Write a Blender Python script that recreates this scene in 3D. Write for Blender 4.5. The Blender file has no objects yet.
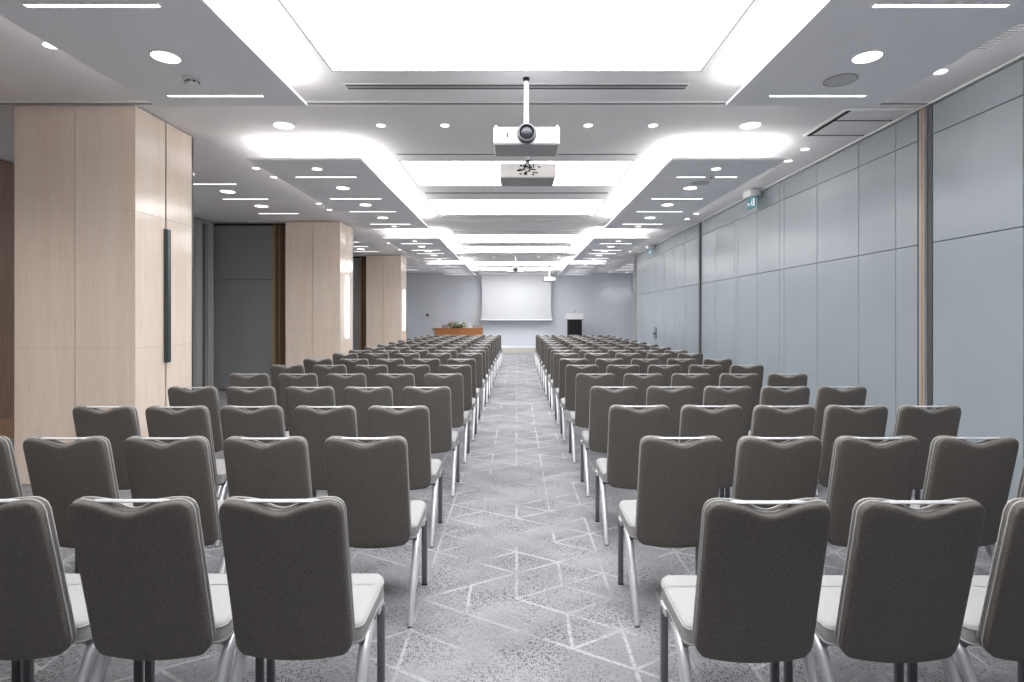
import bpy, bmesh, math, random
from mathutils import Vector, Matrix

random.seed(7)
scene = bpy.context.scene
COL = scene.collection
EYE = 1.54           # camera height
FPX = 550.0          # focal length in pixels of the 1024 px wide frame

# ------------------------------------------------------------------ camera
cam_data = bpy.data.cameras.new('camera')
cam_data.sensor_fit = 'HORIZONTAL'
cam_data.sensor_width = 36.0
cam_data.lens = FPX / 1024 * 36.0
cam_data.shift_x = -4.5 / 1024
cam_data.shift_y = -24.5 / 1024
cam_data.clip_start = 0.05
cam_data.clip_end = 100
cam = bpy.data.objects.new('camera', cam_data)
cam.location = (0, 0, EYE)
cam.rotation_euler = (math.pi / 2, 0, 0)
COL.objects.link(cam)
scene.camera = cam

# ------------------------------------------------------------------ world, exposure
world = bpy.data.worlds.new('world')
scene.world = world
world.use_nodes = True
world.node_tree.nodes['Background'].inputs[0].default_value = (0.8, 0.85, 0.9, 1)
world.node_tree.nodes['Background'].inputs[1].default_value = 0.05
vs = scene.view_settings
vs.view_transform = 'Standard'
vs.look = 'None'
vs.exposure = 0.08
vs.gamma = 1.0
vs.use_curve_mapping = False
scene.cycles.max_bounces = 10
scene.cycles.diffuse_bounces = 8
scene.cycles.sample_clamp_indirect = 8.0

L_PANEL = 8.6        # luminous ceiling panels
L_COVE = 15.0        # cove strips on top of the rafts
L_LINE = 5.0         # slim linear lights
L_SPOT = 3.5        # round downlights
W_SPOT = 20.0        # watts of each larger downlight's beam
L_BAR = 2.5          # wall light bars

# ------------------------------------------------------------------ materials
def new_mat(name):
    m = bpy.data.materials.new(name)
    m.use_nodes = True
    nt = m.node_tree
    return m, nt, nt.nodes['Principled BSDF']

def mat(name, color, rough=0.6, metal=0.0, spec=0.5, var=0.0, scale=20.0, stretch=None, bump=0.0, sheen=0.0):
    m, nt, b = new_mat(name)
    b.inputs['Base Color'].default_value = (*color, 1)
    b.inputs['Roughness'].default_value = rough
    b.inputs['Metallic'].default_value = metal
    b.inputs['Specular IOR Level'].default_value = spec
    if sheen:
        b.inputs['Sheen Weight'].default_value = sheen
        b.inputs['Sheen Roughness'].default_value = 0.4
    if var or bump:
        tc = nt.nodes.new('ShaderNodeTexCoord')
        mp = nt.nodes.new('ShaderNodeMapping')
        nt.links.new(tc.outputs['Object'], mp.inputs[0])
        if stretch:
            mp.inputs['Scale'].default_value = stretch
        n = nt.nodes.new('ShaderNodeTexNoise')
        n.inputs['Scale'].default_value = scale
        n.inputs['Detail'].default_value = 5
        nt.links.new(mp.outputs[0], n.inputs['Vector'])
        if var:
            r = nt.nodes.new('ShaderNodeValToRGB')
            r.color_ramp.elements[0].position = 0.3
            r.color_ramp.elements[1].position = 0.7
            r.color_ramp.elements[0].color = (*[c * (1 - var) for c in color], 1)
            r.color_ramp.elements[1].color = (*[min(1, c * (1 + var)) for c in color], 1)
            nt.links.new(n.outputs['Fac'], r.inputs[0])
            nt.links.new(r.outputs[0], b.inputs['Base Color'])
        if bump:
            bp = nt.nodes.new('ShaderNodeBump')
            bp.inputs['Strength'].default_value = bump
            bp.inputs['Distance'].default_value = 0.002
            nt.links.new(n.outputs['Fac'], bp.inputs['Height'])
            nt.links.new(bp.outputs[0], b.inputs['Normal'])
    return m

def emit(name, color, strength, base=(0.8, 0.8, 0.8)):
    m, nt, b = new_mat(name)
    b.inputs['Base Color'].default_value = (*base, 1)
    b.inputs['Emission Color'].default_value = (*color, 1)
    b.inputs['Emission Strength'].default_value = strength
    return m

class G:
    """tiny node graph helper for maths"""
    def __init__(s, nt): s.nt = nt
    def m(s, op, a, b=None, c=None):
        n = s.nt.nodes.new('ShaderNodeMath'); n.operation = op
        for i, v in enumerate((a, b, c)):
            if v is None: continue
            if isinstance(v, (int, float)): n.inputs[i].default_value = v
            else: s.nt.links.new(v, n.inputs[i])
        return n.outputs[0]
    def xyz(s, x, y, z):
        n = s.nt.nodes.new('ShaderNodeCombineXYZ')
        for i, v in enumerate((x, y, z)):
            if isinstance(v, (int, float)): n.inputs[i].default_value = v
            else: s.nt.links.new(v, n.inputs[i])
        return n.outputs[0]
    def noise(s, vec, scale, detail=3, rough=0.5):
        n = s.nt.nodes.new('ShaderNodeTexNoise')
        n.inputs['Scale'].default_value = scale
        n.inputs['Detail'].default_value = detail
        n.inputs['Roughness'].default_value = rough
        s.nt.links.new(vec, n.inputs['Vector'])
        return n.outputs['Fac']
    def white(s, vec):
        n = s.nt.nodes.new('ShaderNodeTexWhiteNoise')
        s.nt.links.new(vec, n.inputs['Vector'])
        return n.outputs['Value']
    def smooth(s, v, lo, hi, a=0.0, b=1.0):
        n = s.nt.nodes.new('ShaderNodeMapRange'); n.interpolation_type = 'SMOOTHSTEP'
        s.nt.links.new(v, n.inputs[0])
        for i, k in enumerate((lo, hi, a, b)): n.inputs[i + 1].default_value = k
        return n.outputs[0]
    def mix(s, f, a, b):
        n = s.nt.nodes.new('ShaderNodeMix'); n.data_type = 'RGBA'
        if isinstance(f, (int, float)): n.inputs[0].default_value = f
        else: s.nt.links.new(f, n.inputs[0])
        for i, v in ((6, a), (7, b)):
            if isinstance(v, tuple): n.inputs[i].default_value = (*v, 1)
            else: s.nt.links.new(v, n.inputs[i])
        return n.outputs[2]

def carpet_material():
    m, nt, b = new_mat('grey_patterned_carpet')
    g = G(nt)
    geo = nt.nodes.new('ShaderNodeNewGeometry')
    sep = nt.nodes.new('ShaderNodeSeparateXYZ')
    nt.links.new(geo.outputs['Position'], sep.inputs[0])
    pos = geo.outputs['Position']
    x, y = sep.outputs[0], sep.outputs[1]
    s = 0.30
    h = s * math.sqrt(3) / 2
    lines = None
    for k, a in enumerate((0, 60, 120)):
        ca, sa = math.cos(math.radians(a)), math.sin(math.radians(a))
        p = g.m('ADD', g.m('MULTIPLY', x, ca), g.m('MULTIPLY', y, sa))
        q = g.m('ADD', g.m('MULTIPLY', x, -sa), g.m('MULTIPLY', y, ca))
        i = g.m('ROUND', g.m('DIVIDE', p, h))
        d = g.m('ABSOLUTE', g.m('SUBTRACT', p, g.m('MULTIPLY', i, h)))
        t = g.m('FLOOR', g.m('ADD', g.m('DIVIDE', q, s), g.m('MULTIPLY', i, 0.5)))
        w = g.white(g.xyz(i, t, k * 7.3 + 1.5))
        on = g.m('GREATER_THAN', w, 0.24)
        core = g.smooth(d, 0.005, 0.012, 1.0, 0.0)
        v = g.m('MULTIPLY', core, on)
        lines = v if lines is None else g.m('MAXIMUM', lines, v)
    fade = g.smooth(g.noise(pos, 2.2, 2), 0.36, 0.62)
    wear = g.smooth(g.noise(pos, 60, 3, 0.7), 0.3, 0.55)
    lines = g.m('MULTIPLY', g.m('MULTIPLY', lines, fade), wear)
    # mottled base and short dark woven dashes
    base = g.mix(g.smooth(g.noise(pos, 1.6, 4, 0.6), 0.35, 0.68), (0.262, 0.259, 0.274), (0.352, 0.348, 0.369))
    dash1 = g.smooth(g.noise(g.xyz(g.m('MULTIPLY', x, 170), g.m('MULTIPLY', y, 38), 0.0), 1.0, 2, 0.65), 0.54, 0.61)
    dash2 = g.smooth(g.noise(g.xyz(g.m('MULTIPLY', x, 38), g.m('MULTIPLY', y, 150), 4.0), 1.0, 2, 0.65), 0.54, 0.61)
    patch = g.smooth(g.noise(pos, 3.1, 3), 0.36, 0.66)
    dash = g.m('MULTIPLY', g.m('MAXIMUM', dash1, dash2), g.m('ADD', g.m('MULTIPLY', patch, 0.6), 0.30))
    base = g.mix(dash, base, (0.06, 0.057, 0.057))
    c = g.mix(g.m('MULTIPLY', lines, 0.62), base, (0.56, 0.555, 0.56))
    nt.links.new(c, b.inputs['Base Color'])
    b.inputs['Roughness'].default_value = 0.95
    b.inputs['Specular IOR Level'].default_value = 0.15
    bp = nt.nodes.new('ShaderNodeBump'); bp.inputs['Strength'].default_value = 0.4; bp.inputs['Distance'].default_value = 0.004
    nt.links.new(g.noise(pos, 350, 2), bp.inputs['Height'])
    nt.links.new(bp.outputs[0], b.inputs['Normal'])
    return m

def stone_material():
    m, nt, b = new_mat('beige_travertine')
    g = G(nt)
    geo = nt.nodes.new('ShaderNodeNewGeometry')
    sep = nt.nodes.new('ShaderNodeSeparateXYZ')
    nt.links.new(geo.outputs['Position'], sep.inputs[0])
    x, y, z = sep.outputs
    v1 = g.noise(g.xyz(g.m('MULTIPLY', x, 9), g.m('MULTIPLY', y, 9), g.m('MULTIPLY', z, 0.7)), 1.0, 5, 0.6)
    v2 = g.noise(g.xyz(g.m('MULTIPLY', x, 60), g.m('MULTIPLY', y, 60), g.m('MULTIPLY', z, 3)), 1.0, 4, 0.6)
    blot = g.noise(geo.outputs['Position'], 2.5, 3)
    c = g.mix(g.smooth(v1, 0.35, 0.65), (0.87, 0.72, 0.59), (0.91, 0.785, 0.67))
    c = g.mix(g.m('MULTIPLY', g.smooth(v2, 0.56, 0.72), 0.6), c, (0.66, 0.53, 0.44))
    c = g.mix(g.m('MULTIPLY', g.smooth(blot, 0.4, 0.7), 0.35), c, (0.86, 0.72, 0.63))
    nt.links.new(c, b.inputs['Base Color'])
    b.inputs['Roughness'].default_value = 0.15
    b.inputs['Specular IOR Level'].default_value = 0.5
    return m

def wood_material(name, c1, c2, rough=0.4, axis='x'):
    m, nt, b = new_mat(name)
    g = G(nt)
    tc = nt.nodes.new('ShaderNodeTexCoord')
    sep = nt.nodes.new('ShaderNodeSeparateXYZ')
    nt.links.new(tc.outputs['Object'], sep.inputs[0])
    x, y, z = sep.outputs
    f = {'x': (3, 30, 30), 'z': (30, 30, 3)}[axis]
    n = g.noise(g.xyz(g.m('MULTIPLY', x, f[0]), g.m('MULTIPLY', y, f[1]), g.m('MULTIPLY', z, f[2])), 1.0, 5, 0.6)
    nt.links.new(g.mix(g.smooth(n, 0.3, 0.7), c1, c2), b.inputs['Base Color'])
    b.inputs['Roughness'].default_value = rough
    return m

M = {
    'ceiling': mat('white_ceiling_paint', (0.85, 0.85, 0.86), 0.8, var=0.015, scale=3),
    'raft': mat('pale_grey_raft_paint', (0.89, 0.90, 0.945), 0.75, var=0.015, scale=3),
    'dark_gap': mat('dark_gap', (0.02, 0.02, 0.022), 0.8),
    'slot': mat('dark_grey_slot', (0.12, 0.12, 0.125), 0.6),
    'white_trim': mat('white_trim_paint', (0.90, 0.90, 0.90), 0.5),
    'panel': emit('luminous_panel', (0.97, 0.985, 1.0), L_PANEL),
    'cove': emit('cove_light', (1.0, 0.955, 0.91), L_COVE),
    'line': emit('linear_light', (1.0, 0.99, 0.98), L_LINE),
    'spot': emit('downlight', (1.0, 0.97, 0.94), L_SPOT),
    'bar': emit('wall_light_bar', (1.0, 0.99, 0.97), L_BAR),
    'carpet': carpet_material(),
    'stone': stone_material(),
    'wall_panel': mat('grey_blue_wall_panel', (0.36, 0.405, 0.435), 0.27, var=0.03, scale=1.5, spec=0.4),
    'rear_wall': mat('grey_blue_wall_paint', (0.60, 0.62, 0.66), 0.7, var=0.02, scale=1.0),
    'dark_panel': mat('dark_grey_panel', (0.27, 0.27, 0.275), 0.5, var=0.06, scale=2, stretch=(1, 1, 0.2)),
    'grey_post': mat('grey_post', (0.44, 0.44, 0.445), 0.45),
    'dark_post': mat('dark_grey_post', (0.10, 0.105, 0.105), 0.45),
    'bronze': mat('bronze_strip', (0.46, 0.28, 0.14), 0.4, metal=0.1),
    'bronze_dull': mat('dull_bronze_strip', (0.26, 0.17, 0.09), 0.45),
    'brown_dark': mat('dark_brown_strip', (0.15, 0.095, 0.06), 0.4),
    'side_wood': wood_material('brown_wood_wall', (0.155, 0.095, 0.062), (0.21, 0.135, 0.092), 0.45, 'z'),
    'base_wood': wood_material('brown_wood_base', (0.22, 0.125, 0.07), (0.30, 0.18, 0.11), 0.4, 'x'),
    'slate': mat('dark_slate_metal', (0.07, 0.08, 0.085), 0.35, metal=0.3),
    'fabric': mat('taupe_grey_fabric', (0.142, 0.129, 0.118), 0.95, spec=0.15, var=0.28, scale=300, stretch=(1, 1, .45), bump=0.35, sheen=0.15),
    'piping': mat('grey_piping', (0.42, 0.41, 0.40), 0.8, spec=0.2, sheen=0.2),
    'seat': mat('pale_grey_seat_fabric', (0.40, 0.393, 0.387), 0.95, spec=0.15, var=0.08, scale=260, bump=0.3),
    'alu': mat('satin_aluminium', (0.74, 0.74, 0.76), 0.42, metal=0.6),
    'rail': mat('handle_aluminium', (0.62, 0.62, 0.63), 0.5, metal=0.4),
    'gun': mat('dark_aluminium', (0.20, 0.205, 0.215), 0.4, metal=0.6),
    'rubber': mat('black_rubber', (0.025, 0.025, 0.025), 0.7),
    'white_plastic': mat('white_plastic', (0.80, 0.80, 0.80), 0.35),
    'grey_plastic': mat('grey_plastic', (0.36, 0.36, 0.37), 0.5),
    'beige_plastic': mat('warm_grey_plastic', (0.72, 0.67, 0.64), 0.45),
    'black_plastic': mat('black_plastic', (0.012, 0.012, 0.014), 0.5, spec=0.3),
    'lens': mat('lens_glass', (0.03, 0.03, 0.04), 0.05),
    'screen': mat('white_screen_fabric', (0.56, 0.565, 0.585), 0.8),
    'table_wood': wood_material('orange_brown_wood', (0.31, 0.115, 0.035), (0.42, 0.17, 0.06), 0.4, 'x'),
    'dark_wood': wood_material('dark_table_edge', (0.08, 0.05, 0.035), (0.11, 0.07, 0.05), 0.4, 'x'),
    'leaf': mat('green_leaf', (0.16, 0.36, 0.04), 0.5, var=0.5, scale=40),
    'petal_white': mat('white_petals', (0.92, 0.91, 0.88), 0.6),
    'petal_peach': mat('peach_petals', (0.85, 0.52, 0.38), 0.6),
    'pink_cloth': mat('dusty_pink_fabric', (0.42, 0.33, 0.32), 0.8),
    'sign_teal': emit('exit_sign_teal', (0.02, 0.22, 0.26), 0.4, (0.01, 0.16, 0.20)),
    'sign_white': emit('exit_sign_white', (0.8, 0.95, 0.95), 0.35),
    'stage_white': mat('cream_stage_riser', (0.62, 0.58, 0.53), 0.6),
    'speaker': mat('perforated_grey_grille', (0.60, 0.60, 0.61), 0.7),
}
m, nt, b = new_mat('clear_bottle')
b.inputs['Base Color'].default_value = (0.95, 0.97, 1, 1); b.inputs['Roughness'].default_value = 0.08
b.inputs['Transmission Weight'].default_value = 0.25; b.inputs['IOR'].default_value = 1.3
M['glass'] = m

# ------------------------------------------------------------------ mesh helpers
def tag(o, label=None, cat=None, group=None, kind=None):
    if label: o['label'] = label
    if cat: o['category'] = cat
    if group: o['group'] = group
    if kind: o['kind'] = kind
    return o

def thing(name, label, cat, loc=(0, 0, 0), rz=0.0, group=None, kind=None):
    o = bpy.data.objects.new(name, None)
    o.empty_display_size = 0.1
    COL.objects.link(o)
    o.location = loc
    o.rotation_euler = (0, 0, rz)
    return tag(o, label, cat, group, kind)

class MB:
    def __init__(s): s.bm = bmesh.new()
    def box(s, x0, x1, y0, y1, z0, z1, bev=0.0, seg=2):
        t = bmesh.new()
        bmesh.ops.create_cube(t, size=1.0)
        for v in t.verts:
            v.co = ((x0 + x1) / 2 + v.co.x * (x1 - x0), (y0 + y1) / 2 + v.co.y * (y1 - y0), (z0 + z1) / 2 + v.co.z * (z1 - z0))
        if bev:
            bmesh.ops.bevel(t, geom=t.edges[:], offset=bev, segments=seg, affect='EDGES', profile=0.5)
        return s.join(t)
    def join(s, t, mtx=None):
        if mtx is not None: bmesh.ops.transform(t, matrix=mtx, verts=t.verts)
        me = bpy.data.meshes.new('tmp'); t.to_mesh(me); t.free()
        s.bm.from_mesh(me); bpy.data.meshes.remove(me)
        return s
    def tube(s, pts, r, seg=8, ry=None, closed=False, cap=True):
        """tube along pts; r may be a list; ry gives an oval section"""
        pts = [Vector(p) for p in pts]
        n = len(pts)
        rs = r if isinstance(r, (list, tuple)) else [r] * n
        rings = []
        up = None
        for i, p in enumerate(pts):
            a = pts[(i - 1) % n] if (closed or i > 0) else p
            c = pts[(i + 1) % n] if (closed or i < n - 1) else p
            d = (c - a).normalized()
            if up is None:
                up = Vector((1, 0, 0)) if abs(d.x) < 0.9 else Vector((0, 0, 1))
            side = d.cross(up).normalized()
            up = side.cross(d).normalized()
            k = (ry / (rs[i] or 1e-6)) if ry else 1.0
            rings.append([s.bm.verts.new(p + up * rs[i] * math.cos(2 * math.pi * j / seg) + side * rs[i] * k * math.sin(2 * math.pi * j / seg)) for j in range(seg)])
        for i in range(n if closed else n - 1):
            A, B = rings[i], rings[(i + 1) % n]
            for j in range(seg):
                try: s.bm.faces.new((A[j], A[(j + 1) % seg], B[(j + 1) % seg], B[j]))
                except ValueError: pass
        if cap and not closed:
            s.bm.faces.new(rings[0][::-1]); s.bm.faces.new(rings[-1])
        return s
    def lathe(s, prof, seg=24, mtx=None):
        """prof: (radius, z) pairs, closed at both ends"""
        t = bmesh.new()
        rings = [[t.verts.new((r * math.cos(2 * math.pi * j / seg), r * math.sin(2 * math.pi * j / seg), z)) for j in range(seg)] for r, z in prof]
        for A, B in zip(rings, rings[1:]):
            for j in range(seg): t.faces.new((A[j], A[(j + 1) % seg], B[(j + 1) % seg], B[j]))
        t.faces.new(rings[0][::-1]); t.faces.new(rings[-1])
        return s.join(t, mtx)
    def prism(s, poly, z0, z1, mtx=None):
        t = bmesh.new()
        A = [t.verts.new((x, y, z0)) for x, y in poly]
        B = [t.verts.new((x, y, z1)) for x, y in poly]
        t.faces.new(A[::-1]); t.faces.new(B)
        n = len(poly)
        for i in range(n): t.faces.new((A[i], A[(i + 1) % n], B[(i + 1) % n], B[i]))
        return s.join(t, mtx)
    def build(s, name, material, parent=None, smooth=None, loc=None, **tags):
        bmesh.ops.remove_doubles(s.bm, verts=s.bm.verts, dist=1e-5)
        bmesh.ops.recalc_face_normals(s.bm, faces=s.bm.faces)
        me = bpy.data.meshes.new(name)
        s.bm.to_mesh(me); s.bm.free()
        me.materials.append(M[material])
        if smooth is not None:
            for p in me.polygons: p.use_smooth = True
            me.set_sharp_from_angle(angle=math.radians(smooth))
        o = bpy.data.objects.new(name, me)
        COL.objects.link(o)
        if parent: o.parent = parent
        if loc: o.location = loc
        return tag(o, **tags)

def kids(o): return [c for c in bpy.data.objects if c.parent == o]

def copy_tree(o, kidmap, parent=None):
    c = o.copy(); COL.objects.link(c); c.parent = parent
    for ch in kidmap.get(o.name, ()): copy_tree(ch, kidmap, c)
    return c

def kid_map(root):
    out, todo = {}, [root]
    while todo:
        o = todo.pop()
        ks = kids(o)
        if ks: out[o.name] = ks
        todo += ks
    return out

ORD = ['first', 'second', 'third', 'fourth', 'fifth', 'sixth', 'seventh', 'eighth', 'ninth', 'tenth', 'eleventh', 'twelfth',
       'thirteenth', 'fourteenth', 'fifteenth', 'sixteenth', 'seventeenth', 'eighteenth']

# ------------------------------------------------------------------ room shell
H = 3.49             # ceiling height
RAFT_Z = EYE + 1.716 # underside of the floating rafts
XW, XR = -6.35, 3.77
Y0, YB, YS = -3.2, 24.6, 23.2
TRACKS = (5.03, 11.3, 17.5)

MB().box(XW - .2, 6.5, Y0 - .2, YB + .2, -.15, 0).build('floor', 'carpet', kind='structure')
MB().box(XW - .2, 6.5, Y0 - .2, YB + .2, H, H + .15).build('ceiling', 'ceiling', kind='structure')
MB().box(XW - .2, 6.5, YB, YB + .2, 0, H).build('wall_front', 'rear_wall', kind='structure')
MB().box(XW - .2, 6.5, Y0 - .2, Y0, 0, H).build('wall_back', 'rear_wall', kind='structure')

# side wall behind the columns: brown wood near, grey beyond
w = thing('wall_left', None, None, kind='structure')
p = MB()
for k in range(8):
    p.box(XW - .06, XW, Y0 + k * 1.28, Y0 + k * 1.28 + 1.272, .27, H - .02)
p.build('wood_panel', 'side_wood', w)
MB().box(XW - .2, XW - .06, Y0, YB, 0, H).build('wall_core', 'dark_gap', w)
MB().box(XW - .06, XW, Y0 + 8 * 1.28, YB, 0, H).build('plaster', 'grey_post', w)
MB().box(XW - .06, XW + .03, Y0, Y0 + 8 * 1.28, 0, .27, .004).build('baseboard_left', 'base_wood', kind='structure')
MB().box(6.3, 6.5, Y0, YB, 0, H).build('wall_far', 'rear_wall', kind='structure')

# folding panel wall on the right: panels with dark grooves between them
SEAMS = {0: [-3.2, -1.9, -.7, .5, 1.7, 2.9, 4.09, 4.985],
         1: [5.165, 5.47, 6.06, 6.9, 7.75, 7.88, 8.62, 9.37, 9.52, 10.4, 11.22],
         2: [11.37, 12.3, 13.1, 14.0, 14.13, 14.9, 15.65, 15.78, 16.55, 17.28]}
DOORS = {1: (4, 7), 2: (4, 6)}     # seam indices that bound the double doors
wr = thing('wall_right', None, None, kind='structure')
MB().box(XR + .05, XR + .16, Y0, 17.42, 0, H).build('wall_core', 'dark_gap', wr)
pn = MB()
gap = 0.0038
for sec, ys in SEAMS.items():
    for i, (a, c) in enumerate(zip(ys, ys[1:])):
        door = sec in DOORS and (ys[i] >= ys[DOORS[sec][0]] + .1 if False else False)
        lo = [(.02, 2.207), (2.213, 3.187), (3.193, 3.455)]
        is_door = (sec == 1 and i in (5, 6)) or (sec == 2 and i in (4, 5))
        for j, (z0, z1) in enumerate(lo):
            if is_door and j == 0: continue
            pn.box(XR, XR + .05, a + gap, c - gap, z0, z1, .003, 1)
pn.build('panel', 'wall_panel', wr)
for n, (sec, idx) in enumerate(((1, (5, 6)), (2, (4, 5)))):
    for q, i in enumerate(idx):
        a, c = SEAMS[sec][i], SEAMS[sec][i + 1]
        d = MB().box(XR, XR + .05, a + gap, c - gap, .02, 2.206, .003, 1).build('door_%d' % (n * 2 + q + 1), 'wall_panel', kind='structure')
        if sec == 2:
            yh = c - .09 if q == 0 else a + .09
            MB().box(XR - .012, XR, yh - .03, yh + .03, .95, 1.25, .006).box(XR - .055, XR - .012, yh - .012, yh + .012, 1.06, 1.09, .004).build('door_handle', 'slate', d)
# wall edge trim under the ceiling
MB().box(XR - .016, XR + .05, Y0, 17.42, 3.472, H, .003).build('trim_1', 'white_trim', kind='structure')
# jamb posts between the wall sections
def jamb(n, y, strips):
    t = thing('trim_%d' % n, None, None, kind='structure')
    for name, m_, a, c, proud in strips:
        MB().box(XR - proud, XR + .06, y + a, y + c, 0, 3.462, .004).build(name, m_, t)
jamb(2, 5.0, [('dark_channel', 'dark_post', -.012, .046, .004), ('pale_strip', 'grey_post', .048, .064, .03), ('wood_strip', 'bronze', .068, .092, .030), ('filler_strip', 'wall_panel', .095, .143, .012), ('edge_strip', 'dark_gap', .146, .162, .010)])
jamb(3, 11.22, [('post', 'dark_post', .01, .09, .03), ('pale_strip', 'grey_post', .095, .13, .015)])
jamb(4, 17.28, [('post', 'grey_post', .0, .06, .02), ('dark_channel', 'dark_gap', .065, .10, .0), ('end_post', 'grey_post', .105, .2, .05)])

# partition tracks across the ceiling
for n, y in enumerate(TRACKS):
    t = thing('trim_%d' % (5 + n), None, None, kind='structure')
    MB().box(XW, XR, y - .018, y + .018, H - .004, H).build('track_slot', 'slot', t)
    MB().box(XW, XR, y - .06, y - .02, H - .008, H).box(XW, XR, y + .02, y + .05, H - .008, H).build('track_rail', 'white_trim', t)
# long dark shadow gap over the side aisle
MB().box(-5.37, -5.33, Y0, 5.0, H - .004, H).build('trim_8', 'dark_gap', kind='structure')

# stage at the screen end
MB().box(XW, 6.3, YS, YB, 0, .235).build('floor_stage', 'rear_wall', kind='structure')
MB().box(XW, 6.3, YS - .02, YS, 0, .235, .004).build('baseboard_stage', 'stage_white', kind='structure')

# stacked partitions closing the side aisle beside each far column
for n, (y, xr_) in enumerate(((11.45, -4.72), (17.8, -4.78))):
    t = thing('wall_side_%d' % (n + 1), None, None, kind='structure')
    MB().box(XW + .03, -5.065, y, y + .1, .02, 2.3, .004).box(XW + .03, -5.065, y, y + .1, 2.31, 3.43, .004).build('partition', 'dark_panel', t)
    MB().box(XW, xr_, y + .1, y + .2, 0, H).build('partition_back', 'dark_gap', t)
    MB().box(-5.06, -5.02, y - .03, y + .1, 0, 3.45, .003).build('bronze_strip', 'bronze', t)
    for k in range(4):
        MB().box(-5.01 + k * .055, -4.97 + k * .055, y - .02 + k * .012, y + .1, 0, 3.45, .003).build('brown_strip' if k % 2 == 0 else 'bronze_strip', 'brown_dark' if k % 2 == 0 else 'bronze_dull', t)
t = thing('trim_9', None, None, kind='structure')
MB().box(XW, XW + .10, 10.75, 10.95, 0, 3.42, .004).box(XW, XW + .10, 11.15, 11.35, 0, 3.42, .004).build('jamb_post', 'grey_post', t)
MB().box(XW, XW + .03, 10.95, 11.15, 0, 3.42).build('jamb_recess', 'dark_post', t)

# ------------------------------------------------------------------ stone columns with vertical wall lights
CX = -3.55
COLS = [(-4.61, -3.50, 5.05, 5.93, False), (-4.71, -3.60, 11.22, 12.10, True), (-4.76, -3.66, 17.42, 18.30, True)]
for n, (x0, x1, y0, y1, lit) in enumerate(COLS):
    lab = ('beige stone clad column standing beside the %s, %s' % (('nearest chair rows', 'wall light dark') if n == 0 else ('middle chair rows', 'second one down the hall') if n == 1 else ('far chair rows', 'closest to the screen')))
    t = thing('stone_column', lab, 'column', kind='structure')
    MB().box(x0 + .02, x1 - .02, y0 + .02, y1 - .02, 0, H).build('column_core', 'dark_gap', t)
    c = MB(); g2 = .004
    zs = (0, 1.25, 2.51, H - .012)
    xm, ym = (x0 + x1) / 2, (y0 + y1) / 2
    for z0, z1 in zip(zs, zs[1:]):
        zg = .0007
        for xa, xb in ((x0, xm), (xm, x1)):
            for ya, yb in ((y0, y0 + .03), (y1 - .03, y1)):
                c.box(xa + (g2 if xa == xm else 0), xb - (g2 if xb == xm else 0), ya, yb, z0 + zg, z1 - zg)
        for xa, xb in ((x0, x0 + .03), (x1 - .03, x1)):
            for ya, yb in ((y0 + .03, ym - .012), (ym + .012, y1 - .03)):
                c.box(xa, xb, ya, yb, z0 + zg, z1 - zg)
    c.build('stone_cladding', 'stone', t)
    MB().box(x1 - .03, x1 - .012, ym - .012, ym + .012, 0, H - .02).build('channel', 'dark_gap', t)
    MB().box(x1 - .004, x1 + .003, y1 - .003, y1 + .02, 0, H - .012).build('edge_strip', 'slate', t)
    wl = thing('wall_light', ('slim dark vertical wall light, unlit, on the stone column by the nearest rows', 'slim vertical wall light glowing white on the middle stone column',
                              'slim vertical wall light glowing white on the farthest stone column')[n], 'wall light', (x1, ym, 1.08), group='column wall lights')
    MB().box(-.025, .004 if lit else .026, -.034, .034, 0, 1.33, .004).build('housing', 'slate', wl)
    e_ = .044 if lit else .028
    MB().box(.004 if lit else .026, .036, -e_, e_, .004, 1.326, .003).build('diffuser', 'bar' if lit else 'slate', wl)

# ------------------------------------------------------------------ luminous ceiling panels
PANELS = [(.75, 2.1), (3.03, 4.35), (6.88, 8.17), (9.15, 10.47), (13.07, 14.45), (15.25, 16.65), (19.6, 20.95), (21.75, 23.15)]
PLAB = {2: 'broad glowing ceiling panel overhead in front of the near projector'}
vis = 0
for n, (a, c) in enumerate(PANELS):
    t = thing('ceiling_light_panel', 'wide glowing white ceiling panel between the light rafts, %s along the hall' % ORD[n], 'ceiling light', (0, (a + c) / 2, H), group='luminous ceiling panels')
    d = (c - a) / 2
    MB().box(-1.45, 1.45, -d, d, -.004, 0).build('diffuser', 'panel', t)
    f = MB(); e = .014
    f.box(-1.45 - e, 1.45 + e, -d - e, -d, -.008, 0).box(-1.45 - e, 1.45 + e, d, d + e, -.008, 0)
    f.box(-1.45 - e, -1.45, -d, d, -.008, 0).box(1.45, 1.45 + e, -d, d, -.008, 0)
    f.build('frame', 'grey_plastic', t)

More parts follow.
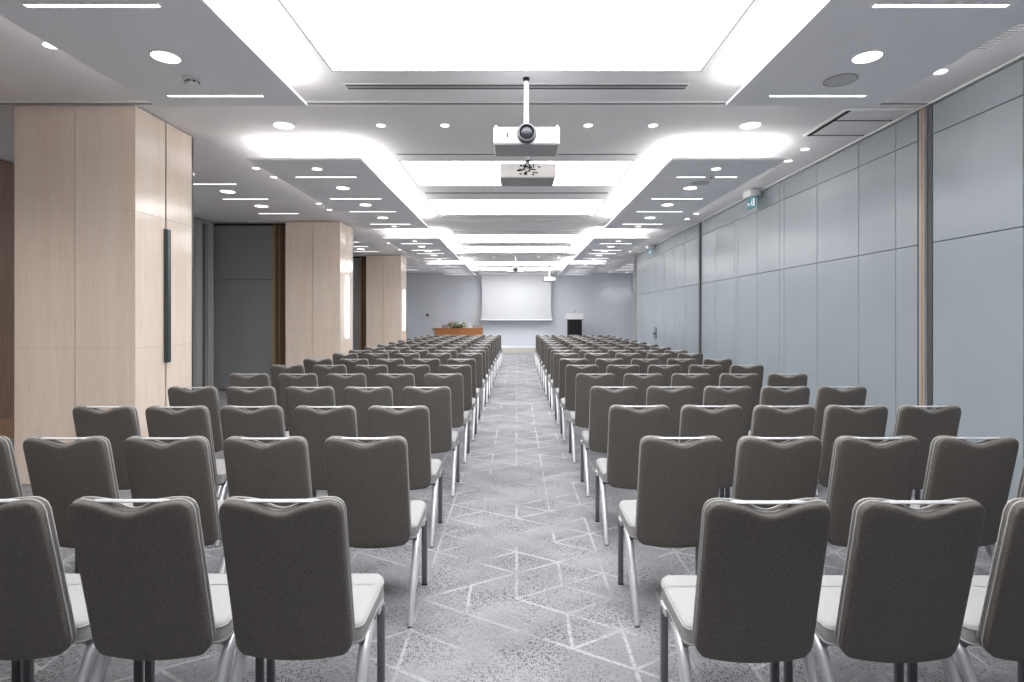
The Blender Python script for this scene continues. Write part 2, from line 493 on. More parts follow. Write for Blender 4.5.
# ------------------------------------------------------------------ floating rafts with cove strips
RX0, RX1 = 1.703, 2.945
RAFTS = [(-.3, 4.48), (6.02, 10.75), (12.12, 16.85), (18.1, 23.0)]
T_RAFT = .022
SIDE = {-1: 'column side', 1: 'panel wall side'}
for n, (a, c) in enumerate(RAFTS):
    for s in (-1, 1):
        t = thing('ceiling_raft', 'long grey floating ceiling raft with glowing edges, %s from the camera, %s' % (ORD[n], SIDE[s]), 'ceiling raft', group='floating ceiling rafts')
        x0, x1 = sorted((s * RX0, s * RX1))
        MB().box(x0, x1, a, c, RAFT_Z, RAFT_Z + T_RAFT, .002, 1).build('raft_tray', 'raft', t)
        MB().box(x0 + .35, x1 - .35, a + .35, c - .35, RAFT_Z + T_RAFT, H).build('raft_hanger', 'ceiling', t)
        zt = RAFT_Z + T_RAFT
        def strip(xa, xb, ya, yb):
            MB().box(xa, xb, ya, yb, zt, zt + .012).build('cove_strip', 'cove', t)
        xi = s * (RX0 + .07); xo = s * (RX1 - .045)
        strip(min(xi, xi + s * .05), max(xi, xi + s * .05), a + .1, c - .1)
        strip(min(xo, xo - s * .036), max(xo, xo - s * .036), a + .15, c - .15)
        strip(x0 + .04, x1 - .04, a + .06, a + .105)
        strip(x0 + .04, x1 - .04, c - .125, c - .08)

BEAMS = {}
def downlight(x, y, z, label, group, r=.105, watt=None):
    t = thing('downlight', label, 'ceiling light', (x, y, z), group=group)
    MB().lathe([(r * 1.13, 0), (r * 1.13, -.003), (r * 1.04, -.006), (r, -.004), (r, 0)], 28).build('trim_ring', 'white_trim', t, smooth=30)
    MB().lathe([(r * .99, -.0045), (r * .99, -.008), (r * .8, -.0095)], 28).build('diffuser', 'spot', t, smooth=30)
    ld = BEAMS.get((r, watt))
    if ld is None:
        ld = bpy.data.lights.new('beam', 'SPOT'); BEAMS[(r, watt)] = ld
        ld.energy = watt or W_SPOT * (r / .1) ** 2; ld.spot_size = math.radians(130); ld.spot_blend = .9; ld.shadow_soft_size = r * .8
        ld.color = (1.0, .97, .94)
    b_ = bpy.data.objects.new('beam', ld); COL.objects.link(b_); b_.parent = t; b_.location = (0, 0, -.03)
    return t
def linear(x, y, z, label, group, half=.365):
    t = thing('linear_light', label, 'ceiling light', (x, y, z), group=group)
    MB().box(-half, half, -.014, .014, -.006, -.001, .002, 1).build('diffuser', 'line', t)
    MB().box(-half - .006, half + .006, -.019, -.0145, -.005, 0).box(-half - .006, half + .006, .0145, .019, -.005, 0).build('frame', 'white_trim', t)

RAFT_LINES = [[.6, 1.85, 3.03, 4.27], [6.76, 8.0, 8.98, 10.2], [12.93, 14.2, 14.96, 16.2], [18.95, 20.2, 21.2, 22.4]]
RAFT_SPOTS = [[.25, 1.2, 2.4, 3.63], [6.38, 7.33, 8.43, 9.53, 10.45], [12.5, 13.46, 14.45, 15.4, 16.5], [18.5, 20.7]]
for n in range(4):
    for s in (-1, 1):
        for k, y in enumerate(RAFT_LINES[n]):
            linear(s * 2.34, y, RAFT_Z, 'slim linear light, %s along the %s raft on the %s' % (ORD[k], ORD[n], SIDE[s]), 'linear lights in the rafts')
        for k, y in enumerate(RAFT_SPOTS[n]):
            downlight(s * 2.315, y, RAFT_Z, 'round downlight, %s along the %s raft on the %s' % (ORD[k], ORD[n], SIDE[s]), 'downlights in the rafts', .052 if (k == 0 or k == 4 or n == 3) else .084)
for bay, y, xs in ((0, 5.6, (-2.37, -1.38, -.73, .73, 1.39, 2.38)), (1, 18.0, (-1.39, -.75, .72, 1.38))):
    for k, x in enumerate(xs):
        downlight(x, y, H, 'small round downlight, %s from the column side in the %s ceiling gap' % (ORD[k], ('near', 'far')[bay]), 'downlights in the cross gaps', .044 if abs(x) < 2 else .092)
for k, (x, y) in enumerate([(-3.35, 3.95), (-3.42, 7.22), (-3.39, 7.68), (-3.41, 9.48), (-3.41, 10.03), (-3.4, 14.6), (-3.4, 16.0)]):
    downlight(x, y, H, 'small downlight half hidden past the column side raft, %s down the hall' % ORD[k], 'downlights outside the rafts', .042)
for k, (x, y) in enumerate([(3.37, 4.37), (3.36, 6.4), (3.40, 6.88), (3.4, 10.4), (3.4, 10.96), (3.4, 16.5)]):
    downlight(x, y, H, 'small downlight between raft and panel wall, %s down the hall' % ORD[k], 'downlights along the panel wall', .045)
for k, y in enumerate([1.85, 2.87, 4.05, 8.09, 9.12, 10.4, 14.4, 15.3, 16.5, 20.6, 21.6, 22.9]):
    linear(-4.5, y, H, 'slim linear light over the side aisle behind the columns, %s down the hall' % ORD[k], 'linear lights over the side aisle')
for k, y in enumerate([1.3, 2.36, 3.46, 7.47, 8.57, 9.7, 13.8, 14.8, 15.9]):
    downlight(-4.5, y, H, 'round downlight over the side aisle behind the columns, %s down the hall' % ORD[k], 'downlights over the side aisle', watt=85 if y < 5 else None)  # nearest ones unseen, added with stronger beams to light the near column
for k, y in enumerate([20.6, 21.6, 22.9]):
    linear(4.5, y, H, 'slim linear light beyond the end of the panel wall, %s down the hall' % ORD[k], 'linear lights past the panel wall')
for k, x in enumerate((4.12, 4.84)):
    wt = downlight(x, 24.15, H, 'small downlight washing the far wall beyond the lectern, %s one out' % ORD[k], 'wall washing downlights', .06)
    ld = bpy.data.lights.new('wall_washer', 'SPOT'); ld.energy = 17; ld.spot_size = math.radians(75); ld.spot_blend = .35; ld.shadow_soft_size = .03
    lo = bpy.data.objects.new('wall_beam', ld); COL.objects.link(lo); lo.parent = wt; lo.location = (0, 0, -.03)

# ------------------------------------------------------------------ ceiling fittings
def slot_vent(y, half, n_slots, label):
    t = thing('slot_vent', label, 'air vent', (0, y, H), group='ceiling slot vents')
    dz = .055
    fr, sl = MB(), MB()
    w = n_slots * dz
    for k in range(n_slots + 1):
        yy = -w / 2 + k * dz
        fr.box(-half, half, yy - .006, yy + .006, -.006, 0)
    fr.box(-half - .012, -half, -w / 2 - .006, w / 2 + .006, -.006, 0).box(half, half + .012, -w / 2 - .006, w / 2 + .006, -.006, 0)
    fr.build('frame', 'white_trim', t)
    for k in range(n_slots):
        yy = -w / 2 + k * dz
        sl.box(-half, half, yy + .006, yy + dz - .006, -.005, 0)
    sl.build('slots', 'slot', t)
for k, (y, ns) in enumerate([(4.66, 2), (6.6, 1), (8.66, 2), (10.75, 1), (12.6, 1), (14.85, 1), (17.35, 1)]):
    slot_vent(y, 1.44, ns, 'long dark slot air vent across the central ceiling strip, %s down the hall' % ORD[k])

def bar_grille(y0, y1, label):
    t = thing('bar_grille', label, 'air vent', (3.37, 0, H), group='bar grilles along the panel wall')
    MB().box(-.055, .055, y0, y1, -.003, 0).build('recess', 'slot', t)
    f = MB()
    k = y0
    while k < y1:
        f.box(-.05, .05, k, k + .02, -.008, -.002); k += .034
    f.box(-.062, -.05, y0, y1, -.009, 0).box(.05, .062, y0, y1, -.009, 0)
    f.build('bars', 'white_trim', t)
bar_grille(2.4, 4.0, 'white bar air grille in the ceiling close to the camera by the panel wall')
bar_grille(7.2, 7.75, 'white bar air grille in the ceiling near the exit sign')

t = thing('ceiling_hatch', 'grey rectangular access hatch in ceiling above the wood strip of the panel wall', 'hatch', (3.43, 5.55, H))
MB().box(-.27, .27, -.34, .34, -.006, 0).build('hatch_leaf', 'ceiling', t)
f = MB(); f.box(-.30, -.27, -.37, .37, -.010, 0).box(-.27, .29, .34, .355, -.010, 0).box(-.27, .29, -.10, -.085, -.010, 0)
f.build('shadow_gap', 'dark_gap', t)
MB().box(-.345, -.315, -.38, .38, -.012, 0).box(-.315, .29, -.40, -.37, -.012, 0).build('frame', 'white_trim', t)

def smoke_detector(x, y, label):
    t = thing('smoke_detector', label, 'smoke detector', (x, y, RAFT_Z), group='smoke detectors')
    MB().lathe([(.062, 0), (.062, -.014), (.055, -.018), (.03, -.018)], 24).build('base', 'white_plastic', t, smooth=30)
    MB().lathe([(.046, -.018), (.046, -.038), (.036, -.048), (.01, -.05)], 24).build('sensor_head', 'white_plastic', t, smooth=30)
    sl = MB()
    for k in range(8):
        sl.join(MB().box(.038, .048, -.009, .009, -.034, -.024).bm, Matrix.Rotation(k * math.pi / 4, 4, 'Z'))
    sl.build('slots', 'black_plastic', t)
smoke_detector(-2.34, 3.97, 'small white smoke detector under the raft close to the first stone column')
smoke_detector(2.37, 6.74, 'small smoke detector under the second raft beside the panel wall')
smoke_detector(-2.2, 10.3, 'small smoke detector at the far end of the second column side raft')
smoke_detector(-2.2, 16.3, 'small smoke detector at the far end of the third column side raft')
for k, (x, y) in enumerate([(2.35, 3.99), (2.36, 7.07), (2.36, 13.1), (2.36, 19.2)]):
    t = thing('ceiling_speaker', 'flat round grey ceiling speaker in the %s raft on the panel wall side' % ORD[k], 'speaker', (x, y, RAFT_Z), group='ceiling speakers')
    MB().lathe([(.112, 0), (.112, -.004), (.103, -.006), (.103, 0)], 32).build('rim', 'grey_plastic', t, smooth=30)
    MB().lathe([(.102, 0), (.102, -.004), (.06, -.0055)], 32).build('grille', 'speaker', t, smooth=30)

# exit signs on the panel wall
def exit_sign(y, label):
    t = thing('exit_sign', label, 'exit sign', (XR, y, 0), group='exit signs')
    MB().box(-.16, 0, -.05, .05, 3.40, 3.455, .010).build('bracket', 'white_plastic', t, smooth=40)
    MB().box(-.235, -.075, -.135, .135, 3.375, 3.475, .015).build('housing', 'white_plastic', t, smooth=40)
    xb = -.150
    MB().box(xb, xb + .012, -.135, .135, 3.205, 3.375, .002, 1).build('sign_plate', 'sign_teal', t)
    pg = MB()
    def flat(poly):   # polygon in (along, up) on the plate's room side
        mt = Matrix(((0, 0, 1, xb - .004), (-1, 0, 0, 0), (0, 1, 0, 3.288), (0, 0, 0, 1)))
        pg.prism(poly, 0, .003, mt)
    # doorway, running figure, arrow
    flat([(.07, -.06), (.122, -.06), (.122, .06), (.07, .06)])
    flat([(.03 + .012 * math.cos(q), .047 + .012 * math.sin(q)) for q in [i * math.pi / 5 for i in range(10)]])
    flat([(.012, .03), (.034, .032), (.022, -.008), (-.002, -.008)])
    flat([(.0, -.006), (.018, -.006), (-.018, -.03), (-.045, -.03), (-.045, -.02), (-.02, -.02)])
    flat([(.006, -.006), (.022, -.008), (.045, -.03), (.038, -.058), (.028, -.058), (.032, -.032)])
    flat([(.03, .028), (.055, .01), (.05, .002), (.024, .016)])
    flat([(-.125, 0), (-.105, .035), (-.105, .012), (-.06, .012), (-.06, -.012), (-.105, -.012), (-.105, -.035)])
    pg.build('pictogram', 'sign_white', t)
exit_sign(8.48, 'teal and white hanging exit sign on the panel wall above the closer double door')
exit_sign(14.95, 'small pale hanging exit sign on the panel wall above the distant double door')

# ------------------------------------------------------------------ projectors
def projector(loc, rz, W, D, Hh, drop, label, front=True, body='white_plastic'):
    """origin at the ceiling flange; the lens looks along -Y"""
    t = thing('projector', label, 'projector', loc, rz, 'ceiling projectors')
    zt = -drop; zb = zt - Hh
    bx = MB()
    bx.box(-W / 2, W / 2, -D / 2, D / 2, zb, zt, .014, 3)
    bx.build('body', body, t, smooth=35)
    MB().box(-W / 2 + .012, W / 2 - .012, -D / 2 + .012, D / 2 - .012, zb - .004, zb + .002).build('underside', 'grey_plastic', t)
    MB().lathe([(.028, 0), (.028, -.008), (.024, -.022), (.022, -.03)], 16).build('flange', 'black_plastic', t, smooth=30)
    MB().tube([(0, 0, -.02), (0, 0, zt + .03)], .021, 12).build('mount_pole', 'white_plastic', t, smooth=40)
    br = MB().box(-.06, .06, -.06, .06, zt + .008, zt + .03, .004)
    for sx in (-1, 1):
        br.tube([(sx * .05, -.05, zt + .02), (sx * .12, -.08, zt + .004)], .009, 6).tube([(sx * .05, .05, zt + .02), (sx * .12, .08, zt + .004)], .009, 6)
        br.box(sx * .12 - .012, sx * .12 + .012, -.1, .1, zt - .002, zt + .012, .002)
    br.build('bracket', 'white_plastic', t)
    lx = 0.0
    R = Matrix.Translation((lx, -D / 2, (zt + zb) / 2 + .01)) @ Matrix.Rotation(math.pi / 2, 4, 'X')
    MB().lathe([(.078, -.005), (.078, .02), (.07, .05), (.058, .055), (.055, .03)], 32, R).build('lens_barrel', 'slot', t, smooth=30)
    MB().lathe([(.054, .03), (.05, .04), (.03, .048), (.008, .051)], 32, R).build('lens', 'lens', t, smooth=50)
    MB().box(-.155, -.143, -D / 2 - .003, -D / 2 + .005, (zt + zb) / 2 - .02, (zt + zb) / 2 + .02).build('sensor_window', 'black_plastic', t)
    for sx in (-1, 1):
        MB().lathe([(.012, 0), (.012, .012), (.008, .018)], 12, Matrix.Translation((sx * (W / 2 - .02), -D / 2 + .03, zt))).build('corner_cap', 'white_plastic', t, smooth=40)
    rear = MB()
    ry = D / 2
    for i in range(8):
        for j in range(5):
            rear.box(W / 2 - .14 + i * .014, W / 2 - .132 + i * .014, ry - .002, ry + .002, zb + .025 + j * .018, zb + .035 + j * .018)
    rear.build('vent_grille', 'speaker', t)
    rng = random.Random(3)
    pr = MB()
    for k in range(30):
        px, pz = rng.uniform(-.12, .10), zb + .025 + rng.random() * (Hh - .05)
        pr.box(px - .012, px + .012, ry - .002, ry + .005, pz - .006, pz + .006)
    pr.build('port', 'black_plastic', t)
    cb = MB()
    for (x1, z1) in ((-.02, zb + .06), (-.06, zb + .1), (.03, zb + .08)):
        cb.tube([(0, .02, zt + .06), (-.012, .05, zt + .07), (x1 * .5, ry + .02, zt + .02), (x1, ry + .03, z1 + .02), (x1, ry, z1)], .006, 6)
    cb.build('cable', 'black_plastic', t, smooth=60)
    return t
projector((.080, 4.50, H), 0.0, .525, .34, .135, H - (EYE + 1.495), 'white projector on the nearest ceiling pole, round lens facing the camera')
projector((.115, 5.8, H), math.pi, .57, .38, .145, H - (EYE + 1.565), 'grey projector showing its rear ports, just behind the nearest white projector', body='beige_plastic')
projector((-.03, 17.15, H), 0.0, .52, .34, .15, .43, 'small white projector hanging before the top of the projection screen', body='beige_plastic')
projector((1.27, 21.2, H), -math.pi / 2, .50, .44, .14, .45, 'white projector seen from its side by the upper corner of the screen')

# ------------------------------------------------------------------ projection screen
t = thing('projection_screen', 'large white projection screen hanging on the far wall', 'projection screen', (.0, 24.2, 0))
SW, ST, SB = 1.56, H - .09, 1.386
sc_ = MB(); rows, cols = 20, 12
ga = []
for i in range(rows + 1):
    v = i / rows
    hw = 1.555 - .05 * math.sin(math.pi * (v ** .8)) + .03 * (1 - v) ** 6
    ga.append([sc_.bm.verts.new((-hw + 2 * hw * j / cols, 0, SB + (ST - SB) * v)) for j in range(cols + 1)])
for i in range(rows):
    for j in range(cols): sc_.bm.faces.new((ga[i][j], ga[i][j + 1], ga[i + 1][j + 1], ga[i + 1][j]))
fs = sc_.build('screen_cloth', 'screen', t)
sm = fs.modifiers.new('thickness', 'SOLIDIFY'); sm.thickness = .004
MB().tube([(-1.575, 0, SB), (1.575, 0, SB)], .022, 12).build('bottom_bar', 'white_plastic', t, smooth=40)
MB().box(-1.65, 1.65, -.07, .07, H - .10, H, .01).build('roller_case', 'white_plastic', t, smooth=40)

# ------------------------------------------------------------------ head table with flowers and bottles
TX0, TX1, TY0, TY1, TZ = -3.53, -1.46, 23.66, 24.14, 1.04
t = thing('head_table', 'long orange brown wooden table on the stage', 'table', ((TX0 + TX1) / 2, 23.9, .235))
hx = (TX1 - TX0) / 2; zt = TZ - .235
MB().box(-hx - .05, hx, -.24, .24, zt - .03, zt, .004).build('tabletop', 'table_wood', t)
MB().box(-hx, hx - .005, -.225, -.2, .04, zt - .03, .003).build('front_panel', 'table_wood', t)
for s in (-1, 1): MB().box(s * (hx - .03) - .015, s * (hx - .03) + .015, -.2, .22, 0, zt - .03, .003).build('side_panel', 'dark_wood', t)
MB().box(-hx - .10, -hx - .045, -.2, -.02, zt - .085, zt - .025, .006).build('edge_bracket', 'dark_wood', t)

fl = thing('flower_arrangement', 'low white and peach flower arrangement with green leaves on the wooden table', 'flowers', (-2.58, 23.88, TZ))
MB().lathe([(.10, 0), (.14, .03), (.16, .07), (.12, .07)], 20, Matrix.Diagonal((1.8, .8, 1, 1))).build('bowl', 'dark_wood', fl, smooth=40)
rng = random.Random(11)
lf = MB()
for k in range(130):
    a, e = rng.uniform(0, 2 * math.pi), rng.uniform(-.15, 1.0)
    px, py, pz = rng.uniform(-.34, .34), rng.uniform(-.12, .1), rng.uniform(.04, .19)
    L, W = rng.uniform(.09, .16), rng.uniform(.025, .04)
    tb = bmesh.new()
    pts = [(0, 0, 0), (.35 * L, W, .01), (.7 * L, W * .8, .005), (L, 0, -.015), (.7 * L, -W * .8, .005), (.35 * L, -W, .01)]
    vs_ = [tb.verts.new(q) for q in pts]
    mid = [tb.verts.new((.35 * L, 0, -.006)), tb.verts.new((.7 * L, 0, -.01))]
    for f_ in ((vs_[0], mid[0], vs_[1]), (vs_[1], mid[0], mid[1], vs_[2]), (vs_[2], mid[1], vs_[3]), (vs_[0], vs_[5], mid[0]), (vs_[5], vs_[4], mid[1], mid[0]), (vs_[4], vs_[3], mid[1])):
        tb.faces.new(f_)
    lf.join(tb, Matrix.Translation((px, py, pz)) @ Matrix.Rotation(a, 4, 'Z') @ Matrix.Rotation(-e, 4, 'Y'))
lf.build('foliage', 'leaf', fl, label='green leaves')
def rose(x, y, z, r, m_, nm):
    rb = MB()
    for ring, (nn, rr, tilt) in enumerate(((5, r * .45, 1.25), (6, r * .75, .95), (7, r, .6))):
        for k in range(nn):
            tb = bmesh.new()
            pr_ = [(0, -.25), (.5, -.5), (.9, -.35), (1, 0), (.9, .35), (.5, .5), (0, .25)]
            tb.faces.new([tb.verts.new((q[0] * rr * 1.1, q[1] * rr * 1.3, .15 * rr * math.cos(q[1] * 3))) for q in pr_])
            rb.join(tb, Matrix.Translation((x, y, z)) @ Matrix.Rotation(2 * math.pi * (k + .5 * ring) / nn, 4, 'Z') @ Matrix.Rotation(-tilt, 4, 'Y'))
    rb.join(MB().lathe([(r * .1, -r * .3), (r * .35, 0), (r * .3, r * .4), (r * .05, r * .5)], 10, Matrix.Translation((x, y, z))).bm)
    rb.build('blossom', m_, fl, label=nm)
for (x, y, z, r, m_) in [(-.24, -.14, .17, .11, 'petal_peach'), (-.16, -.05, .23, .08, 'petal_white'), (.02, -.16, .15, .10, 'petal_white'), (.11, -.17, .16, .11, 'petal_white'),
                         (.15, -.12, .21, .09, 'petal_white'), (.30, -.15, .12, .08, 'petal_white'), (-.2, -.12, .09, .05, 'petal_white')]:
    rose(x, y, z, r, m_, 'peach blossom' if 'peach' in m_ else 'white blossom')
for x, lab in ((-3.42, 'clear water bottle with white cap at the table end away from the screen'), (-2.06, 'clear water bottle with white cap between the flowers and the screen')):
    bt = thing('water_bottle', lab, 'bottle', (x, 23.88, TZ), group='water bottles')
    MB().lathe([(.034, 0), (.036, .01), (.036, .13), (.032, .16), (.016, .20), (.014, .215)], 16).build('bottle_body', 'glass', bt, smooth=40)
    MB().lathe([(.02, .205), (.02, .25), (.017, .255)], 14).build('bottle_cap', 'white_plastic', bt, smooth=40)
    gl = thing('water_glass', lab.replace('clear water bottle with white cap', 'short drinking glass beside the water bottle'), 'glass', (x + .09, 23.84, TZ), group='water glasses')
    MB().lathe([(.026, 0), (.033, .09), (.031, .09), (.024, .008)], 16).build('glass_wall', 'glass', gl, smooth=40)
for x, lab in ((-3.08, 'dusty pink chair back behind the wooden table, the one away from the screen'), (-1.73, 'dusty pink chair back behind the wooden table end below the screen')):
    ch = thing('stage_chair', lab, 'chair', (x, 24.36, .235), group='chairs behind the table')
    MB().box(-.22, .22, .05, .10, .40, .93, .02, 3).build('backrest', 'pink_cloth', ch, smooth=40)
    MB().box(-.22, .22, -.19, .06, .40, .46, .02, 3).build('seat', 'pink_cloth', ch, smooth=40)
    for sx in (-1, 1):
        for yy in (-.17, .07): MB().tube([(sx * .19, yy, 0), (sx * .19, yy, .41)], .013, 8).build('leg', 'alu', ch)

# ------------------------------------------------------------------ lectern
t = thing('lectern', 'black lectern with a white top on the stage beside the screen', 'lectern', (2.52, 23.9, .235))
MB().box(-.30, .30, -.2, .2, 0, 1.17, .008).box(-.33, .33, -.23, .23, 0, .05, .008).build('body', 'black_plastic', t)
MB().box(-.37, .37, -.25, .22, 1.16, 1.185, .004).build('shelf', 'dark_wood', t)
tp = MB()
tp.prism([(-.27, 1.185), (.2, 1.185), (.2, 1.36), (-.20, 1.44), (-.27, 1.44)], -.355, .355, Matrix(((0, 0, 1, 0), (1, 0, 0, 0), (0, 1, 0, 0), (0, 0, 0, 1))))
tp.build('desk_top', 'white_plastic', t)
mc = MB().tube([(-.02, .0, 1.39), (-.02, -.02, 1.46), (0, -.06, 1.52), (.02, -.1, 1.54)], .006, 8)
mc.build('microphone_stem', 'black_plastic', t, smooth=50)
MB().tube([(.02, -.1, 1.54), (.035, -.125, 1.548)], .013, 8).build('microphone_head', 'black_plastic', t, smooth=50)
t = thing('wall_box', 'small dark square wall box on the far wall beyond the wooden table', 'wall box', (-3.98, YB, 1.6))
MB().box(-.055, .055, -.03, 0, -.055, .055, .008).build('cover', 'black_plastic', t)
MB().lathe([(.02, 0), (.02, .012), (.012, .016)], 14, Matrix.Translation((0, -.03, 0)) @ Matrix.Rotation(math.pi / 2, 4, 'X')).build('dial', 'slate', t, smooth=40)

# ------------------------------------------------------------------ banquet chairs
HW = .2025                       # half width of the back
BP0, BP1 = Vector((0, .127, .364)), Vector((0, .0, .935))   # bottom and top of the rear face
BT = (BP1 - BP0); BL = BT.length; BT = BT.normalized()
BN = Vector((0, -BT.z, BT.y)).normalized()  # out of the back, towards the row behind

def us(): return [-1, -.985, -.955, -.90, -.8, -.66, -.5, -.38, -.28, -.2, -.13, -.065, 0, .065, .13, .2, .28, .38, .5, .66, .8, .90, .955, .985, 1]
def vs_list(L, r):
    e = [0, .003, .010, .022, r, r + .02, r + .05]
    mid = [L * k for k in (.3, .45, .6, .72)]
    return e + mid + [L - q for q in reversed(e)]

def pad(place, hw, L, r0, r1, t_a, t_b, edge, rr=.02, top=None, bottom=None, warp=None):
    """closed cushion. place(x, v, n) -> point; n runs from -edge-t_b to edge+t_a"""
    mb = MB(); U, V = us(), vs_list(L, max(r0, r1))
    grids = {1: [], -1: []}
    def hwv(d):
        q = hw
        if d < r0: q = hw - r0 + math.sqrt(max(0, r0 * r0 - (r0 - d) ** 2))
        if L - d < r1: q = min(q, hw - r1 + math.sqrt(max(0, r1 * r1 - (r1 - (L - d)) ** 2)))
        return q
    for d in V:
        w_ = hwv(d)
        ra, rb = [], []
        for u in U:
            x = u * w_
            dist = min((1 - abs(u)) * hw, d, L - d)
            e = math.sqrt(max(0, 1 - (1 - min(dist / rr, 1)) ** 2))
            v = d
            if top: v += top(x / hw) * (d / L) ** 5
            if bottom: v += bottom(x / hw) * (1 - d / L) ** 5
            off = warp(x / hw, d / L) if warp else 0
            ra.append(mb.bm.verts.new(place(x, v, off + edge + t_a * e)))
            rb.append(mb.bm.verts.new(place(x, v, off - edge - t_b * e)))
        grids[1].append(ra); grids[-1].append(rb)
    n, k = len(V), len(U)
    for s, gr in grids.items():
        for i in range(n - 1):
            for j in range(k - 1):
                f = (gr[i][j], gr[i][j + 1], gr[i + 1][j + 1], gr[i + 1][j])
                mb.bm.faces.new(f if s > 0 else f[::-1])
    A, B = grids[1], grids[-1]
    loop = [(0, j) for j in range(k)] + [(i, k - 1) for i in range(1, n)] + [(n - 1, j) for j in range(k - 2, -1, -1)] + [(i, 0) for i in range(n - 2, 0, -1)]
    pts_a = [A[i][j].co.copy() for i, j in loop]; pts_b = [B[i][j].co.copy() for i, j in loop]
    for q in range(len(loop)):
        (i, j), (i2, j2) = loop[q], loop[(q + 1) % len(loop)]
        try: mb.bm.faces.new((A[i][j], A[i2][j2], B[i2][j2], B[i][j]))
        except ValueError: pass
    return mb, pts_a, pts_b

def thin(pts, dmin=.004):
    out = []
    for p in pts:
        if not out or (p - out[-1]).length > dmin: out.append(p)
    if (out[0] - out[-1]).length < dmin: out.pop()
    return out

def back_place(x, v, n): return BP0 + Vector((x, 0, 0)) + BT * v + BN * n
def dip(depth, half):
    def f(u):
        a = abs(u)
        return -.004 - depth * (.5 + .5 * math.cos(math.pi * a / half)) if a < half else (-.004 + .004 * min(1, (a - half) / .15))
    return f
def curve_in(u, v): return .012 * (1 - u * u)

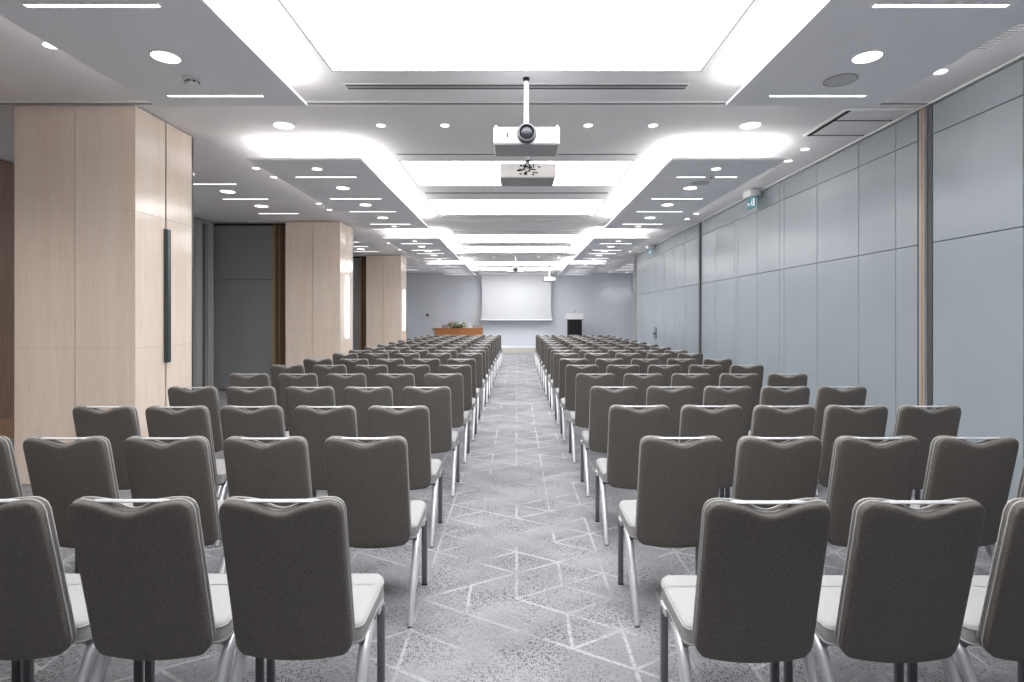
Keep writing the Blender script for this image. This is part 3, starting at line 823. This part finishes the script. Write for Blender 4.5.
def make_chair(detail):
    t = thing('banquet_chair', 'grey banquet chair', 'chair')
    bot = lambda u: -.020 * (1 - u * u)
    # rear shell of the back
    mb, pa, pb = pad(lambda x, v, n: back_place(x, v, n - .014), HW, BL, .045, .042, .008, .003, .009, .022, dip(.034, .62), bot, curve_in)
    shell = mb.build('back_shell', 'fabric', t, smooth=50)
    # front cushion of the back
    mb, pc, pd = pad(lambda x, v, n: back_place(x, v, n - .034), HW - .001, BL - .004, .045, .042, .002, .012, .009, .022, dip(.031, .46), bot, curve_in)
    mb.build('back_cushion', 'fabric', t, smooth=50)
    MB().tube(thin(pb), .0034, 6, closed=True).tube(thin(pd), .0034, 6, closed=True).build('piping', 'piping', shell, smooth=80, label='pale grey piping')
    # metal handle rail across the dip
    rz_ = BP1 + BT * .001
    rl = MB().tube([(-HW * .70, rz_.y + .024, rz_.z - .016), (-HW * .64, rz_.y + .022, rz_.z - .005), (-HW * .5, rz_.y + .02, rz_.z - .002), (0, rz_.y + .018, rz_.z - .002), (HW * .5, rz_.y + .02, rz_.z - .002), (HW * .64, rz_.y + .022, rz_.z - .005), (HW * .70, rz_.y + .024, rz_.z - .016)], .0046, 8, ry=.009)
    rl.build('handle_rail', 'rail', t, smooth=60)
    # seat
    sp = lambda x, v, n: Vector((x, .168 + v,   .406 + n + .012 * (v / .37)))
    mb, pa, pb = pad(sp, .226, .372, .03, .06, .016, .012, .026, .03)
    seat = mb.build('seat', 'seat', t, smooth=50)
    MB().tube(thin(pa), .0035, 6, closed=True).tube(thin(pb), .0035, 6, closed=True).build('seat_piping', 'seat', seat, smooth=80)
    fr = MB().box(-.20, .20, .20, .50, .354, .376, .006)
    fr.tube([(-.212, .20, .362), (-.212, .50, .370)], .012, 8).tube([(.212, .20, .362), (.212, .50, .370)], .012, 8)
    fr.build('seat_frame', 'gun', t, smooth=40)
    for s in (-1, 1):
        lg = MB().tube([(s * .214, .34, .358), (s * .216, .285, .364), (s * .219, .24, .356), (s * .221, .205, .325), (s * .222, .178, .275), (s * .223, .132, .205), (s * .224, .068, .108), (s * .225, .014, .004)],
                       [.014, .018, .0215, .0215, .021, .0195, .016, .0125], 10, ry=None)
        lg = lg.build('leg', 'alu', t, smooth=60, label='curved silver rear leg')
        fg = MB().box(s * .224 - .0145, s * .224 + .0145, .448 - .012, .448 + .012, .006, .372, .004).build('leg', 'gun', t, smooth=40, label='straight dark front leg')
        MB().lathe([(.0125, 0), (.0135, .004), (.0125, .008)], 10, Matrix.Translation((s * .225, .013, 0))).build('foot_glide', 'gun', lg, smooth=40)
        MB().box(s * .224 - .015, s * .224 + .015, .4345, .4615, 0, .008, .002).build('foot_glide', 'rubber', fg)
        if detail:
            MB().box(s * .224 - .010, s * .224 + .006, .40, .475, .348, .384, .007, 2).build('linking_clip', 'alu', t, smooth=40)
    return t

# rows: distance of the back's top, then the aisle edges and seat pitch on each side
ROWS = [(1.79, 1.775, -.572, .494, .619, .501), (2.715, 2.72, -.550, .498, .622, .490), (3.66, 3.69, -.590, .494, .630, .489), (4.67, 4.70, -.566, .500, .636, .491),
        (5.76, 5.76, -.565, .512, .628, .506), (6.80, 6.80, -.562, .520, .612, .512), (7.79, 7.80, -.580, .510, .612, .512), (8.97, 8.97, -.563, .510, .605, .510)]
ROWS += [(d, d, a, .510, b, .508) for d, a, b in ((9.80, -.552, .615), (10.78, -.557, .60), (11.8, -.555, .61), (12.85, -.55, .615), (13.85, -.55, .61), (14.9, -.54, .62), (15.9, -.53, .62), (16.9, -.52, .62), (17.9, -.50, .63))]
protos = {}
for r, (dl, dr, xl, pl, xr_, pr_) in enumerate(ROWS):
    near = r < 8
    for s in (-1, 1):
        for k in range(5):
            d = dl if s < 0 else dr
            x = (xl - HW - k * pl) if s < 0 else (xr_ + HW + k * pr_)
            if near not in protos:
                o = make_chair(near); protos[near] = (o, kid_map(o)); 
            else:
                o = copy_tree(protos[near][0], protos[near][1])
            jit = 0 if r < 1 else 1
            o.location = (x + random.uniform(-.001, .001) * jit, d + random.uniform(-.006, .006) * jit, 0)
            o.rotation_euler = (0, 0, math.radians(random.uniform(-.15, .15)))
            tag(o, 'grey banquet chair, %s row from camera, %s from aisle, %s' % (ORD[r], ORD[k], 'stone column side' if s < 0 else 'panelled wall side'), 'chair',
                'banquet chairs on the %s of the aisle' % ('stone column side' if s < 0 else 'panelled wall side'))
